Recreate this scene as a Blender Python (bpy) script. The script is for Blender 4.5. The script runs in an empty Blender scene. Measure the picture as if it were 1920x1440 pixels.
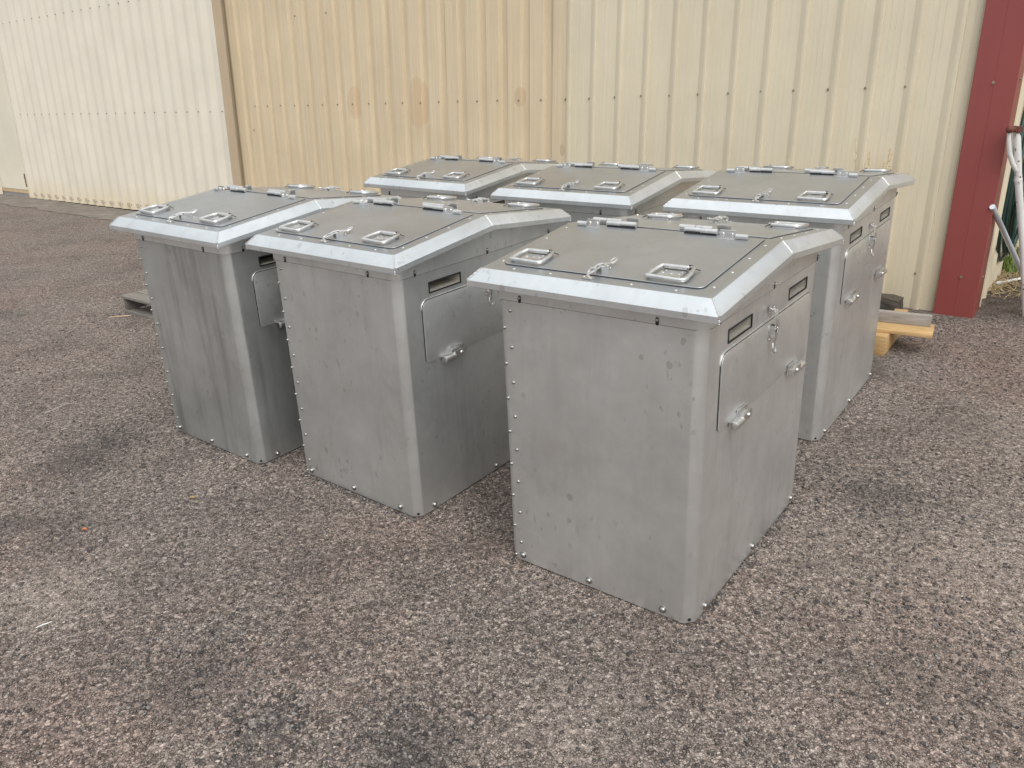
import bpy, bmesh, math, random
import numpy as np
from mathutils import Vector, Matrix, noise as mnoise
random.seed(7)
R = math.radians
sc = bpy.context.scene

# ---------------------------------------------------------------- camera, sky, sun, exposure
PITCH, ROLL = 0.385, -0.0393
cp, sp, cr, sr = math.cos(PITCH), math.sin(PITCH), math.cos(ROLL), math.sin(ROLL)
xr = Vector((1, 0, 0)); yu = Vector((0, sp, cp)); fw = Vector((0, cp, -sp))
cx, cy, cz = xr*cr + yu*sr, -xr*sr + yu*cr, -fw
cam_d = bpy.data.cameras.new('camera'); cam = bpy.data.objects.new('camera', cam_d)
sc.collection.objects.link(cam)
M = Matrix((cx, cy, cz)).transposed().to_4x4(); M.translation = Vector((0, 0, 1.6))
cam.matrix_world = M
cam_d.sensor_width = 36; cam_d.lens = 1462.6/1920*36
cam_d.clip_start = 0.05; cam_d.clip_end = 2000
sc.camera = cam

SUN_EL, SUN_AZ = R(48), R(166)
CLOUD = 8.0
w = bpy.data.worlds.new('World'); sc.world = w; w.use_nodes = True
nt = w.node_tree; bg = nt.nodes['Background']
sky = nt.nodes.new('ShaderNodeTexSky'); sky.sky_type = 'NISHITA'; sky.sun_disc = False
sky.sun_elevation = SUN_EL; sky.sun_rotation = SUN_AZ
sky.air_density = 1.0; sky.dust_density = 4.0; sky.ozone_density = 1.0
hs = nt.nodes.new('ShaderNodeHueSaturation'); hs.inputs['Saturation'].default_value = 0.28
nt.links.new(sky.outputs[0], hs.inputs['Color'])
tcw = nt.nodes.new('ShaderNodeTexCoord'); sxy = nt.nodes.new('ShaderNodeSeparateXYZ'); nt.links.new(tcw.outputs['Generated'], sxy.inputs[0])
mrw = nt.nodes.new('ShaderNodeMapRange'); nt.links.new(sxy.outputs[2], mrw.inputs['Value'])      # overcast dome: zenith brighter than the horizon
mrw.inputs['To Min'].default_value = CLOUD*.40; mrw.inputs['To Max'].default_value = CLOUD
cbw = nt.nodes.new('ShaderNodeCombineColor')
for i_, k_ in enumerate((.965, 1.0, 1.015)):
    mm_ = nt.nodes.new('ShaderNodeMath'); mm_.operation = 'MULTIPLY'; mm_.inputs[1].default_value = k_
    nt.links.new(mrw.outputs[0], mm_.inputs[0]); nt.links.new(mm_.outputs[0], cbw.inputs[i_])
mxw = nt.nodes.new('ShaderNodeMix'); mxw.data_type = 'RGBA'; mxw.inputs[0].default_value = .62
nt.links.new(hs.outputs[0], mxw.inputs[6]); nt.links.new(cbw.outputs[0], mxw.inputs[7]); nt.links.new(mxw.outputs[2], bg.inputs['Color'])
bg.inputs['Strength'].default_value = 0.13
sd = bpy.data.lights.new('sun', 'SUN'); sd.energy = 0.8; sd.angle = R(45); sd.color = (1.0, 0.965, 0.91)
so = bpy.data.objects.new('sun', sd); sc.collection.objects.link(so)
sv = Vector((math.sin(SUN_AZ)*math.cos(SUN_EL), math.cos(SUN_AZ)*math.cos(SUN_EL), math.sin(SUN_EL)))
so.rotation_euler = sv.to_track_quat('Z', 'Y').to_euler(); so.location = sv*30
sc.view_settings.view_transform = 'Standard'; sc.view_settings.look = 'None'
sc.view_settings.exposure = 0.72; sc.view_settings.gamma = 1.0

# ---------------------------------------------------------------- mesh helpers
COL = sc.collection
class MB:
    def __init__(s): s.v = []; s.f = []
    def add(s, vs, fs):
        b = len(s.v); s.v += [tuple(v) for v in vs]; s.f += [tuple(b+i for i in f) for f in fs]
    def box(s, c, d, m=None):
        x, y, z = d[0]/2, d[1]/2, d[2]/2
        vs = [Vector((sx*x, sy*y, sz*z)) for sz in (-1, 1) for sy in (-1, 1) for sx in (-1, 1)]
        if m: vs = [m @ v for v in vs]
        vs = [v + Vector(c) for v in vs]
        s.add(vs, [(0, 2, 3, 1), (4, 5, 7, 6), (0, 1, 5, 4), (2, 6, 7, 3), (0, 4, 6, 2), (1, 3, 7, 5)])
    def prism(s, poly, f0, f1):
        """poly: 2d points ccw, f0/f1 map a 2d point to a 3d point (bottom, top)"""
        n = len(poly)
        s.add([f0(q) for q in poly] + [f1(q) for q in poly],
              [tuple(range(n))[::-1], tuple(range(n, 2*n))] + [(i, (i+1) % n, n+(i+1) % n, n+i) for i in range(n)])
    def tube(s, pts, r, n=10, closed=False, caps=True):
        pts = [Vector(p) for p in pts]; m = len(pts); rs = r if isinstance(r, (list, tuple)) else [r]*m
        tang = []
        for i in range(m):
            a = pts[(i-1) % m] if (closed or i > 0) else pts[i]
            b = pts[(i+1) % m] if (closed or i < m-1) else pts[i]
            tang.append((b-a).normalized())
        up = Vector((0, 0, 1)) if abs(tang[0].z) < .9 else Vector((1, 0, 0))
        nrm = (up - tang[0]*up.dot(tang[0])).normalized(); vs = []
        for i in range(m):
            nrm = (nrm - tang[i]*nrm.dot(tang[i])).normalized(); bi = tang[i].cross(nrm)
            for k in range(n):
                a = 2*math.pi*k/n; vs.append(pts[i] + (nrm*math.cos(a)+bi*math.sin(a))*rs[i])
        fs = []
        for i in range(m if closed else m-1):
            j = (i+1) % m
            for k in range(n):
                l = (k+1) % n; fs.append((i*n+k, i*n+l, j*n+l, j*n+k))
        if not closed and caps:
            fs += [tuple(range(n))[::-1], tuple((m-1)*n+k for k in range(n))]
        s.add(vs, fs)
    def dome(s, c, nrm, r, h, n=10, rings=3, flat=0.0):
        c = Vector(c); nrm = Vector(nrm).normalized()
        a = nrm.orthogonal().normalized(); b = nrm.cross(a); vs = []; fs = []
        for i in range(rings):
            t = (math.pi/2)*i/rings; rr = r*math.cos(t); hh = h*math.sin(t)+flat
            for k in range(n):
                q = 2*math.pi*k/n; vs.append(c + (a*math.cos(q)+b*math.sin(q))*rr + nrm*hh)
        vs.append(c + nrm*(h+flat))
        if flat:
            base = len(vs)
            for k in range(n):
                q = 2*math.pi*k/n; vs.append(c + (a*math.cos(q)+b*math.sin(q))*r)
            for k in range(n): fs.append((base+k, base+(k+1) % n, (k+1) % n, k))
        for i in range(rings-1):
            for k in range(n):
                l = (k+1) % n; fs.append((i*n+k, i*n+l, (i+1)*n+l, (i+1)*n+k))
        for k in range(n): fs.append(((rings-1)*n+k, (rings-1)*n+(k+1) % n, rings*n))
        s.add(vs, fs)
    def mesh(s, name, mat, smooth=30, bevel=0, seg=2):
        me = bpy.data.meshes.new(name); me.from_pydata(s.v, [], s.f); me.validate()
        bm = bmesh.new(); bm.from_mesh(me); bmesh.ops.recalc_face_normals(bm, faces=bm.faces)
        if bevel:
            es = [e for e in bm.edges if len(e.link_faces) == 2 and e.calc_face_angle(0) > R(20)]
            bmesh.ops.bevel(bm, geom=es, offset=bevel, segments=seg, affect='EDGES', profile=.5)
        if smooth:
            for f in bm.faces: f.smooth = True
            for e in bm.edges:
                if len(e.link_faces) == 2 and e.calc_face_angle(0) > R(smooth): e.smooth = False
        bm.to_mesh(me); bm.free()
        if mat: me.materials.append(mat)
        return me
    def build(s, name, mat, parent=None, **k):
        return link(name, s.mesh(name, mat, **k), parent)
def link(name, me, parent=None, m=None):
    o = bpy.data.objects.new(name, me); COL.objects.link(o)
    if parent: o.parent = parent
    if m is not None: o.matrix_local = m
    return o
def tag(o, label=None, cat=None, group=None, kind=None):
    for k, v in (('label', label), ('category', cat), ('group', group), ('kind', kind)):
        if v: o[k] = v
    return o
def empty(name, loc=(0, 0, 0), m=None):
    o = bpy.data.objects.new(name, None); COL.objects.link(o); o.empty_display_size = .1
    if m is not None: o.matrix_world = m
    else: o.location = loc
    return o
def tr(x, y, z): return Matrix.Translation((x, y, z))
def arc(cx_, cy_, r, a0, a1, n):
    return [(cx_+r*math.cos(R(a0+(a1-a0)*i/n)), cy_+r*math.sin(R(a0+(a1-a0)*i/n))) for i in range(n+1)]
def corner(cx_, cy_, r, a0):
    return [(cx_+r*math.cos(R(a0+a)), cy_+r*math.sin(R(a0+a))) for a in (0, 7, 15, 75, 83, 90)]
def rrect(x0, y0, x1, y1, r, n=5):
    rr = r if isinstance(r, (list, tuple)) else [r]*4          # order: x0y0, x1y0, x1y1, x0y1
    return (arc(x0+rr[0], y0+rr[0], rr[0], 180, 270, n) + arc(x1-rr[1], y0+rr[1], rr[1], 270, 360, n) +
            arc(x1-rr[2], y1-rr[2], rr[2], 0, 90, n) + arc(x0+rr[3], y1-rr[3], rr[3], 90, 180, n))

# ---------------------------------------------------------------- material helpers
class NT:
    def __init__(s, name):
        s.m = bpy.data.materials.new(name); s.m.use_nodes = True; s.t = s.m.node_tree
        s.b = s.t.nodes['Principled BSDF']
    def n(s, typ, ins=None, **props):
        nd = s.t.nodes.new('ShaderNode'+typ)
        for k, v in props.items(): setattr(nd, k, v)
        for k, v in (ins or {}).items(): s.set(nd.inputs[k], v)
        return nd
    def set(s, sock, v):
        if isinstance(v, bpy.types.NodeSocket): s.t.links.new(v, sock)
        elif isinstance(v, bpy.types.Node): s.t.links.new(v.outputs[0], sock)
        else: sock.default_value = v
    def coord(s, scale=(1, 1, 1), rnd=0.0, loc=(0, 0, 0)):
        c = s.n('TexCoord').outputs['Object']
        mp = s.n('Mapping', {'Vector': c, 'Scale': scale, 'Location': loc})
        if rnd:
            oi = s.n('ObjectInfo')
            return s.n('VectorMath', {0: mp, 1: s.math('MULTIPLY', oi.outputs['Random'], rnd)}, operation='ADD').outputs[0]
        return mp.outputs[0]
    def noise(s, vec, scale, detail=4, rough=.55, dist=0.0):
        return s.n('TexNoise', {'Vector': vec, 'Scale': scale, 'Detail': detail, 'Roughness': rough, 'Distortion': dist})
    def ramp(s, fac, *stops, interp='LINEAR'):
        r = s.n('ValToRGB', {'Fac': fac}); e = r.color_ramp.elements; r.color_ramp.interpolation = interp
        while len(e) < len(stops): e.new(.5)
        for i, (p, c) in enumerate(stops):
            e[i].position = p; e[i].color = (c, c, c, 1) if isinstance(c, (int, float)) else (*c, 1)
        return r.outputs[0]
    def mix(s, fac, a, b, blend='MIX'):
        m = s.n('Mix', data_type='RGBA', blend_type=blend)
        s.set(m.inputs[0], fac)
        s.set(m.inputs[6], (*a, 1) if isinstance(a, tuple) and len(a) == 3 else a)
        s.set(m.inputs[7], (*b, 1) if isinstance(b, tuple) and len(b) == 3 else b)
        return m.outputs[2]
    def math(s, op, a, b=0.0, c=None, clamp=False):
        m = s.n('Math', operation=op, use_clamp=clamp); s.set(m.inputs[0], a); s.set(m.inputs[1], b)
        if c is not None: s.set(m.inputs[2], c)
        return m.outputs[0]
    def bump(s, h, strength, dist, prev=None):
        b = s.n('Bump', {'Height': h, 'Strength': strength, 'Distance': dist})
        if prev is not None: s.set(b.inputs['Normal'], prev)
        return b.outputs[0]
    def out(s, **k):
        for a, v in k.items():
            s.set(s.b.inputs[a.replace('_', ' ')], (*v, 1) if isinstance(v, tuple) and len(v) == 3 else v)
        return s.m
def simple(name, col, rough=.5, metal=0.0, var=.12, scale=30, bump=0.0):
    t = NT(name); v = t.coord(rnd=20)
    n = t.noise(v, scale, 5).outputs[0]
    f = t.ramp(n, (.3, 1-var), (.7, 1+var))
    k = {}
    if bump: k['Normal'] = t.bump(n, bump, .003)
    return t.out(Base_Color=t.mix(1.0, col, f, 'MULTIPLY'), Roughness=rough, Metallic=metal, **k)

def metal_sheet(name, base, rough, streak=(1, 1, .06), blot=1.0, metal=.86, drips=0.0):
    t = NT(name); v = t.coord(rnd=37)
    big = t.noise(v, 3.2, 4, .6).outputs[0]
    mid = t.noise(v, 14, 5, .62, .6).outputs[0]
    fine = t.noise(t.coord(streak, 23), 160, 3, .6).outputs[0]
    c = t.mix(1.0, base, t.ramp(big, (.3, .90), (.7, 1.07)), 'MULTIPLY')
    c = t.mix(1.0, c, t.ramp(mid, (.35, .96), (.65, 1.03)), 'MULTIPLY')
    # water spots and handling smudges
    sp1 = t.noise(t.coord((1, 1, .6), 51), 48, 2, .4).outputs[0]
    zone = t.noise(t.coord((1, 1, 1), 11), 4.5, 2, .5).outputs[0]
    spots = t.math('MULTIPLY', t.ramp(sp1, (.66, 0), (.70, 1)), t.ramp(zone, (.50, 0), (.62, 1)))
    c = t.mix(t.math('MULTIPLY', spots, .24*blot), c, (.20, .195, .185))
    wv = t.coord((1, 1, .8), 43); wv = t.n('VectorMath', {0: wv, 1: t.n('VectorMath', {0: t.noise(wv, 40, 2).outputs['Color'], 1: (.012, .012, .012)}, operation='MULTIPLY').outputs[0]}, operation='ADD').outputs[0]
    vs_ = t.n('TexVoronoi', {'Vector': wv, 'Scale': 24.0}); vr_ = t.n('SeparateColor', {0: vs_.outputs['Color']})
    rad = t.math('MULTIPLY', t.math('SUBTRACT', vr_.outputs[0], .55, clamp=True), .62)
    rs_ = t.n('MapRange', {'Value': t.math('SUBTRACT', rad, vs_.outputs['Distance']), 'From Min': 0.0, 'From Max': .03}).outputs[0]
    rs_ = t.math('MULTIPLY', rs_, t.ramp(zone, (.42, 0), (.56, 1)))
    c = t.mix(t.math('MULTIPLY', rs_, .30*blot), c, (.22, .215, .205))
    sm = t.noise(t.coord((1, 1, .45), 71), 6.5, 6, .68, 1.0).outputs[0]
    smf = t.ramp(sm, (.55, 0), (.72, 1))
    c = t.mix(t.math('MULTIPLY', smf, .17*blot), c, (.22, .213, .20))
    if drips:
        dr = t.noise(t.coord((1, 1, .10), 91), 13, 4, .6).outputs[0]
        c = t.mix(t.math('MULTIPLY', t.ramp(dr, (.50, 0), (.72, 1)), drips), c, (.24, .235, .225))
    # fine scratches
    scr = t.n('TexVoronoi', {'Vector': t.coord((1.3, 1.3, .12), 5), 'Scale': 60.0}, feature='DISTANCE_TO_EDGE').outputs[0]
    r = t.math('ADD', t.math('MULTIPLY', fine, .09), t.math('MULTIPLY', big, .10))
    r = t.math('ADD', r, rough-.095)
    r = t.math('ADD', r, t.math('MULTIPLY', smf, .06))
    hb = t.math('ADD', t.math('MULTIPLY', fine, .15), t.math('MULTIPLY', big, 9.0))
    nb = t.bump(hb, .25, .0012)
    return t.out(Base_Color=c, Roughness=r, Metallic=metal, Normal=nb, Specular_IOR_Level=.4)

SHEET = metal_sheet('aluminium_sheet', (.74, .75, .745), .40, drips=.10)
SHEET_B = metal_sheet('aluminium_sheet_dull', (.68, .695, .69), .41, drips=.16)
SHEET_D = metal_sheet('aluminium_sheet_dripped', (.545, .56, .555), .43, drips=.62)
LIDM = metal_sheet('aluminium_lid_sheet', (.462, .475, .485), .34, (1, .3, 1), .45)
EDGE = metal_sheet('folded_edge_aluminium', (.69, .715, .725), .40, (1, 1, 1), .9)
STEEL = simple('zinc_steel', (.66, .655, .64), .30, .95, .10, 60)
STAIN = simple('stainless_bolt', (.42, .415, .40), .30, 1.0, .08, 80)
DARK = simple('black_rubber_and_shade', (.015, .015, .016), .6, 0, .2, 60)  # black rubber, also the dark pieces that stand in for shade
CHUTE = simple('vent_chute_metal', (.50, .48, .42), .5, .35, .08, 40)

# asphalt
def asphalt():
    t = NT('coarse_asphalt'); c0 = t.n('TexCoord').outputs['Object']
    wob = t.noise(c0, 60, 2).outputs['Color']
    v = t.n('VectorMath', {0: c0, 1: t.n('VectorMath', {0: wob, 1: (.013, .013, .0)}, operation='MULTIPLY').outputs[0]}, operation='ADD').outputs[0]
    vo = t.n('TexVoronoi', {'Vector': v, 'Scale': 134.0, 'Randomness': 1.0}, feature='F1')
    vo2 = t.n('TexVoronoi', {'Vector': v, 'Scale': 260.0, 'Randomness': 1.0}, feature='F1')
    cellr = t.n('SeparateColor', {0: vo.outputs['Color']}); cr2 = t.n('SeparateColor', {0: vo2.outputs['Color']})
    col = t.ramp(cellr.outputs[0], (0, (.045, .038, .034)), (.3, (.102, .086, .078)), (.6, (.165, .142, .128)), (.85, (.25, .222, .198)), (1, (.40, .365, .33)))
    col2 = t.ramp(cr2.outputs[1], (0, (.04, .034, .031)), (.5, (.125, .108, .098)), (1, (.36, .33, .29)))
    col = t.mix(t.ramp(t.noise(c0, 9, 3).outputs[0], (.35, .15), (.65, .65)), col, col2)
    # warm / purple tints drifting over metres
    tn = t.noise(c0, .9, 4, .6).outputs[0]
    col = t.mix(1.0, col, t.ramp(tn, (.3, (1.08, .97, .93)), (.5, (1, 1, .98)), (.7, (.95, .97, .97))), 'MULTIPLY')
    pa = t.noise(c0, 2.1, 5, .65, .5).outputs[0]
    col = t.mix(1.0, col, t.ramp(pa, (.28, .62), (.42, .92), (.6, 1.05), (.75, 1.2)), 'MULTIPLY')
    # black bitumen spots
    bs = t.noise(c0, 6.0, 6, .75, .2).outputs[0]
    col = t.mix(t.ramp(bs, (.66, 0), (.74, .75)), col, (.016, .016, .018))
    # tyre-worn darker tracks far left
    tr_ = t.noise(t.n('Mapping', {'Vector': c0, 'Rotation': (0, 0, R(38)), 'Scale': (.35, 2.2, 1)}).outputs[0], 1.6, 4, .6).outputs[0]
    col = t.mix(t.ramp(tr_, (.55, 0), (.72, .40)), col, (.05, .044, .042))
    # pale cement dusting beside the timber and near the front bin
    def blob(x, y, r):
        d = t.n('VectorMath', {0: c0, 1: (x, y, 0)}, operation='DISTANCE').outputs['Value']
        d = t.math('ADD', d, t.math('MULTIPLY', t.math('SUBTRACT', t.noise(c0, 12, 4).outputs[0], .5), r*1.3))
        return t.n('MapRange', {'Value': d, 'From Min': r, 'From Max': r*.2, 'To Min': 0.0, 'To Max': 1.0}).outputs[0]
    col = t.mix(t.math('MULTIPLY', blob(2.2, 3.95, .35), .22), col, (.26, .265, .265))
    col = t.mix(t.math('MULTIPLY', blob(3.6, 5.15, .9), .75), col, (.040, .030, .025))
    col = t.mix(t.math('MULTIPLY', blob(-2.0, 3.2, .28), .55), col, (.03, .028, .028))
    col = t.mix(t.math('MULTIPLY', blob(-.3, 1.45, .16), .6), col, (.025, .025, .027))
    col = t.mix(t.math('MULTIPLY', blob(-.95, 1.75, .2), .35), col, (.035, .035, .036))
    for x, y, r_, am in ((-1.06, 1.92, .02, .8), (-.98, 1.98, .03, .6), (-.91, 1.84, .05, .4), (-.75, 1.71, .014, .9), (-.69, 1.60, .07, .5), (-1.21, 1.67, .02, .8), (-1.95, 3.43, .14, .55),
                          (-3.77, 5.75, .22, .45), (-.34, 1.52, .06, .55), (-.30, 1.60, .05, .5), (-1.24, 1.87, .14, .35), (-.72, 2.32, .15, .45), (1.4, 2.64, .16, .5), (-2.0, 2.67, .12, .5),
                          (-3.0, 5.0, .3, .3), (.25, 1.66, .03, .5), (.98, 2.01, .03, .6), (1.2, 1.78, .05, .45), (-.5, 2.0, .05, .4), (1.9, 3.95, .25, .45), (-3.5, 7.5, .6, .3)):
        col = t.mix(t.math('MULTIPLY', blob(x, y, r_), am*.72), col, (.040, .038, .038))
    for x, y, r_ in ((-.51, 2.16, .09), (.16, 1.57, .22), (1.6, 1.9, .9), (-1.6, 2.2, .3), (2.4, 3.0, .5)):
        col = t.mix(t.math('MULTIPLY', blob(x, y, r_), .22), col, (.36, .32, .275))
    # relief: flat-topped stones with dark crevices between them
    ve = t.n('TexVoronoi', {'Vector': v, 'Scale': 134.0, 'Randomness': 1.0}, feature='DISTANCE_TO_EDGE').outputs[0]
    gate = t.ramp(t.noise(c0, 42, 3, .6).outputs[0], (.40, .10), (.60, 1.0))
    edge = t.ramp(ve, (0, 0), (.17, 1))
    col = t.mix(gate, col, t.mix(1.0, col, t.ramp(ve, (.0, .28), (.07, .58), (.16, 1.0)), 'MULTIPLY'))
    lp = t.n('VectorMath', {0: t.n('VectorMath', {0: v, 1: (134.0, 134.0, 134.0)}, operation='MULTIPLY').outputs[0], 1: t.n('VectorMath', {0: vo.outputs['Position'], 1: (134.0, 134.0, 134.0)}, operation='MULTIPLY').outputs[0]}, operation='SUBTRACT').outputs[0]
    rd = t.n('VectorMath', {0: vo.outputs['Color'], 1: (.5, .5, .5)}, operation='SUBTRACT').outputs[0]
    tilt = t.n('VectorMath', {0: lp, 1: rd}, operation='DOT_PRODUCT').outputs['Value']
    col = t.mix(1.0, col, (1.58, 1.48, 1.46), 'MULTIPLY')
    h1 = t.math('MULTIPLY', edge, gate)
    h1 = t.math('ADD', h1, t.math('MULTIPLY', cellr.outputs[2], .9)); h1 = t.math('ADD', h1, t.math('MULTIPLY', tilt, 1.6))
    h2 = t.math('SUBTRACT', 1.0, vo2.outputs['Distance'])
    nb = t.bump(h1, .9, .0042); nb = t.bump(h2, .6, .0012, nb)
    nb = t.bump(t.noise(c0, 14, 4).outputs[0], .5, .012, nb)
    rg = t.ramp(cellr.outputs[1], (0, .35), (.25, .7), (1, .95))
    return t.out(Base_Color=col, Roughness=rg, Normal=nb, Specular_IOR_Level=.3)
ASPHALT = asphalt()

def wall_paint(name, base, dirt, gloss=.42, streak_amt=.35, patches=(), low=None):
    t = NT(name); c0 = t.n('TexCoord').outputs['Object']
    sx = t.n('SeparateXYZ', {0: c0})
    st = t.noise(t.coord((1, 1, .035)), 34, 5, .6).outputs[0]
    st2 = t.noise(t.coord((1, 1, .10)), 9, 4, .6).outputs[0]
    bl = t.noise(c0, 1.6, 5, .6).outputs[0]
    c = t.mix(t.math('MULTIPLY', t.ramp(st, (.42, 0), (.68, 1)), streak_amt), base, dirt)
    c = t.mix(t.math('MULTIPLY', t.ramp(st2, (.45, 0), (.7, 1)), streak_amt*.8), c, dirt)
    c = t.mix(1.0, c, t.ramp(bl, (.3, .94), (.7, 1.05)), 'MULTIPLY')
    for (s0, t0, ws, hs_, col, amt) in patches:
        d = t.n('VectorMath', {0: t.n('VectorMath', {0: c0, 1: (s0, 0, t0)}, operation='SUBTRACT').outputs[0], 1: (1/ws, 0, 1/hs_)}, operation='MULTIPLY').outputs[0]
        d = t.n('VectorMath', {0: d}, operation='LENGTH').outputs['Value']
        d = t.math('ADD', d, t.math('MULTIPLY', t.math('SUBTRACT', t.noise(c0, 9, 3).outputs[0], .5), .5))
        f = t.n('MapRange', {'Value': d, 'From Min': 1.0, 'From Max': .9, 'To Min': 0.0, 'To Max': amt}).outputs[0]
        c = t.mix(f, c, col)
    if low:
        z1, lc, la = low
        f = t.n('MapRange', {'Value': t.math('ADD', sx.outputs[2], t.math('MULTIPLY', t.math('SUBTRACT', st, .5), z1*1.6)), 'From Min': z1, 'From Max': 0.02, 'To Min': 0.0, 'To Max': la}).outputs[0]
        c = t.mix(f, c, lc)
    sm = t.noise(c0, 30, 4, .7).outputs[0]
    c = t.mix(t.math('MULTIPLY', t.ramp(sm, (.62, 0), (.75, 1)), .25), c, tuple(x*.72 for x in dirt))
    nb = t.bump(t.noise(t.coord((1, 1, .2)), 5, 3).outputs[0], .4, .006)
    return t.out(Base_Color=c, Roughness=t.ramp(bl, (.3, gloss-.06), (.7, gloss+.08)), Normal=nb, Specular_IOR_Level=.45)
TAN = (.53, .37, .22)
WALL_L = wall_paint('weathered_tan_cladding', (.61, .51, .355), (.50, .385, .25), .45, .38, [
    (-5.36, 1.39, .10, .17, TAN, .42), (-4.48, 1.375, .13, .24, TAN, .5), (-3.28, 1.40, .055, .085, (.45, .32, .19), .45), (-2.83, .97, .026, .05, (.40, .28, .18), .45),
    (-4.12, 1.86, .022, .40, (.48, .36, .24), .4), (-2.95, 1.9, .03, .33, (.46, .33, .23), .45), (-4.83, 2.05, .025, .3, (.50, .37, .25), .35)], low=(.5, (.62, .50, .40), .35))
WALL_R = wall_paint('cream_cladding', (.63, .565, .43), (.56, .485, .35), .42, .35, low=(.45, (.56, .47, .34), .4))
DOORM = wall_paint('pale_cream_door_paint', (.69, .64, .54), (.66, .60, .48), .4, .22, [
    (-7.88, 1.15, .16, .26, (.56, .47, .31), .5), (-7.62, 1.05, .10, .26, (.56, .47, .31), .5), (-7.42, 1.2, .05, .2, (.56, .47, .31), .4)], low=(.42, (.62, .50, .30), .6))
FLATM = wall_paint('flat_cream_paint', (.70, .655, .53), (.64, .58, .45), .4, .2)
DFRAME = wall_paint('door_frame_paint', (.50, .42, .32), (.42, .34, .25), .45, .3)
POSTM = wall_paint('faded_red_paint', (.235, .050, .045), (.205, .055, .048), .42, .25)

# ---------------------------------------------------------------- ground height (boxes stand on it)
W, D, HF, HR, HB, OV, LIP, BW, BH, YR = .690, .923, 1.0086, 1.062, 1.0074, .0603, .0216, .034, .0329, .496
BOXES = [(-.0307, 2.3290, -.6619, .0001, .0025, -.0102), (-.9214, 3.0197, -.6665, .0005, .0020, .0028),
         (-1.6658, 3.4930, -.6601, .0149, .0, .0052), (.8005, 3.5186, -.6577, -.0017, .0183, -.0049),
         (.0165, 4.0785, -.6480, -.0080, .0007, -.0031), (-.7426, 4.7195, -.6924, -.0056, -.0011, -.0008)]
P0 = Vector((2.7065, 5.0385, 0)); WX = Vector((.7899468, -.61308627, .01045387)); WZ = Vector((.0304512, .05625193, .99795213))
WY = WZ.cross(WX).normalized()
WM = Matrix((WX, WY, WZ)).transposed().to_4x4(); WM.translation = P0
def ground_np(x, y):
    s = (x-P0.x)*WX.x + (y-P0.y)*WX.y
    z0 = -.006*np.clip(-s-3.2, 0, 14)
    z0 = z0 + .004*np.sin(x*1.9+.6)*np.sin(y*1.3+1.1)
    sw = np.zeros_like(x); acc = np.zeros_like(x); pr = np.ones_like(x)
    for bx, by, a, dz, tx, ty in BOXES:
        dx, dy = x-bx, y-by; lx = dx*math.cos(a)+dy*math.sin(a); ly = -dx*math.sin(a)+dy*math.cos(a)
        pl = dz + ly*tx - lx*ty
        ex = np.maximum(np.maximum(-lx, lx-W), 0); ey = np.maximum(np.maximum(-ly, ly-D), 0)
        wgt = np.exp(-(ex*ex+ey*ey)/(.11**2)); sw += wgt**2; acc += wgt**2*pl; pr *= (1-wgt*.9999)
    f = 1-pr
    return z0*(1-f) + f*acc/np.maximum(sw, 1e-9)
def gz(x, y): return float(ground_np(np.array([x*1.0]), np.array([y*1.0]))[0])
def axis(lo, hi, step, far):
    c = list(np.arange(lo, hi+1e-6, step)); d = step; v = c[-1]; o = []
    while v < far: d *= 1.35; v += d; o.append(v)
    d = step; v = c[0]; q = []
    while v > -far: d *= 1.35; v -= d; q.append(v)
    return np.array(q[::-1]+c+o)
gx, gy = axis(-5, 4.5, .045, 400), axis(.4, 7.5, .045, 400)
X, Y = np.meshgrid(gx, gy); Z = ground_np(X.ravel(), Y.ravel())
near = np.exp(-((X.ravel()/14)**2+((Y.ravel()-5)/14)**2)); Z = Z*np.where(np.abs(X.ravel())+np.abs(Y.ravel()) > 60, near, 1)
nx, ny = len(gx), len(gy)
me = bpy.data.meshes.new('ground')
idx = np.arange(nx*ny).reshape(ny, nx)
F = np.stack([idx[:-1, :-1], idx[:-1, 1:], idx[1:, 1:], idx[1:, :-1]], -1).reshape(-1, 4)
me.from_pydata(np.stack([X.ravel(), Y.ravel(), Z], -1).tolist(), [], F.tolist())
me.polygons.foreach_set('use_smooth', [True]*len(F)); me.materials.append(ASPHALT)
tag(link('ground', me), 'brownish grey coarse asphalt yard', kind='structure')

# ---------------------------------------------------------------- metal bin
r0 = .036
def body_mesh():
    ya, yb, yc, yd = .1555, .3245, .6415, .8135
    zs = [.0055, .867, .903, .985]
    side = [ya, yb, yc, yd]
    per = []                                               # perimeter (x, y), counter-clockwise from the front left
    per += corner(r0, r0, r0, 180)
    per += corner(W-r0, r0, r0, 270)
    n1 = len(per); per += [(W, y) for y in side]
    per += corner(W-r0, D-r0, r0, 0)
    per += corner(r0, D-r0, r0, 90)
    n2 = len(per); per += [(0, y) for y in side[::-1]]
    n = len(per); m = MB(); vs = [(x, y, z) for z in zs for x, y in per]; fs = []
    holes = {(1, n1), (1, n1+2), (1, n2), (1, n2+2)}
    for k in range(3):
        for i in range(n):
            if (k, i) in holes: continue
            j = (i+1) % n; fs.append((k*n+i, k*n+j, (k+1)*n+j, (k+1)*n+i))
    fs.append(tuple(3*n+i for i in range(n)))
    # skin returns inside at the vent cuts
    m.add(vs, fs)
    return m
def S(x, y, h=0.0, back=False):
    """point on the front (or back) slope of the lid, h above the sheet"""
    y0, z0 = -OV+BW, HF+BH; mm = (HR+BH-z0)/(YR*D-y0)
    c = 1/math.sqrt(1+mm*mm); z = z0+mm*(y-y0)
    p = Vector((x, y-mm*c*h, z+c*h))
    if back: p = Vector((W-p.x, D-p.y, p.z))
    return p
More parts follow.
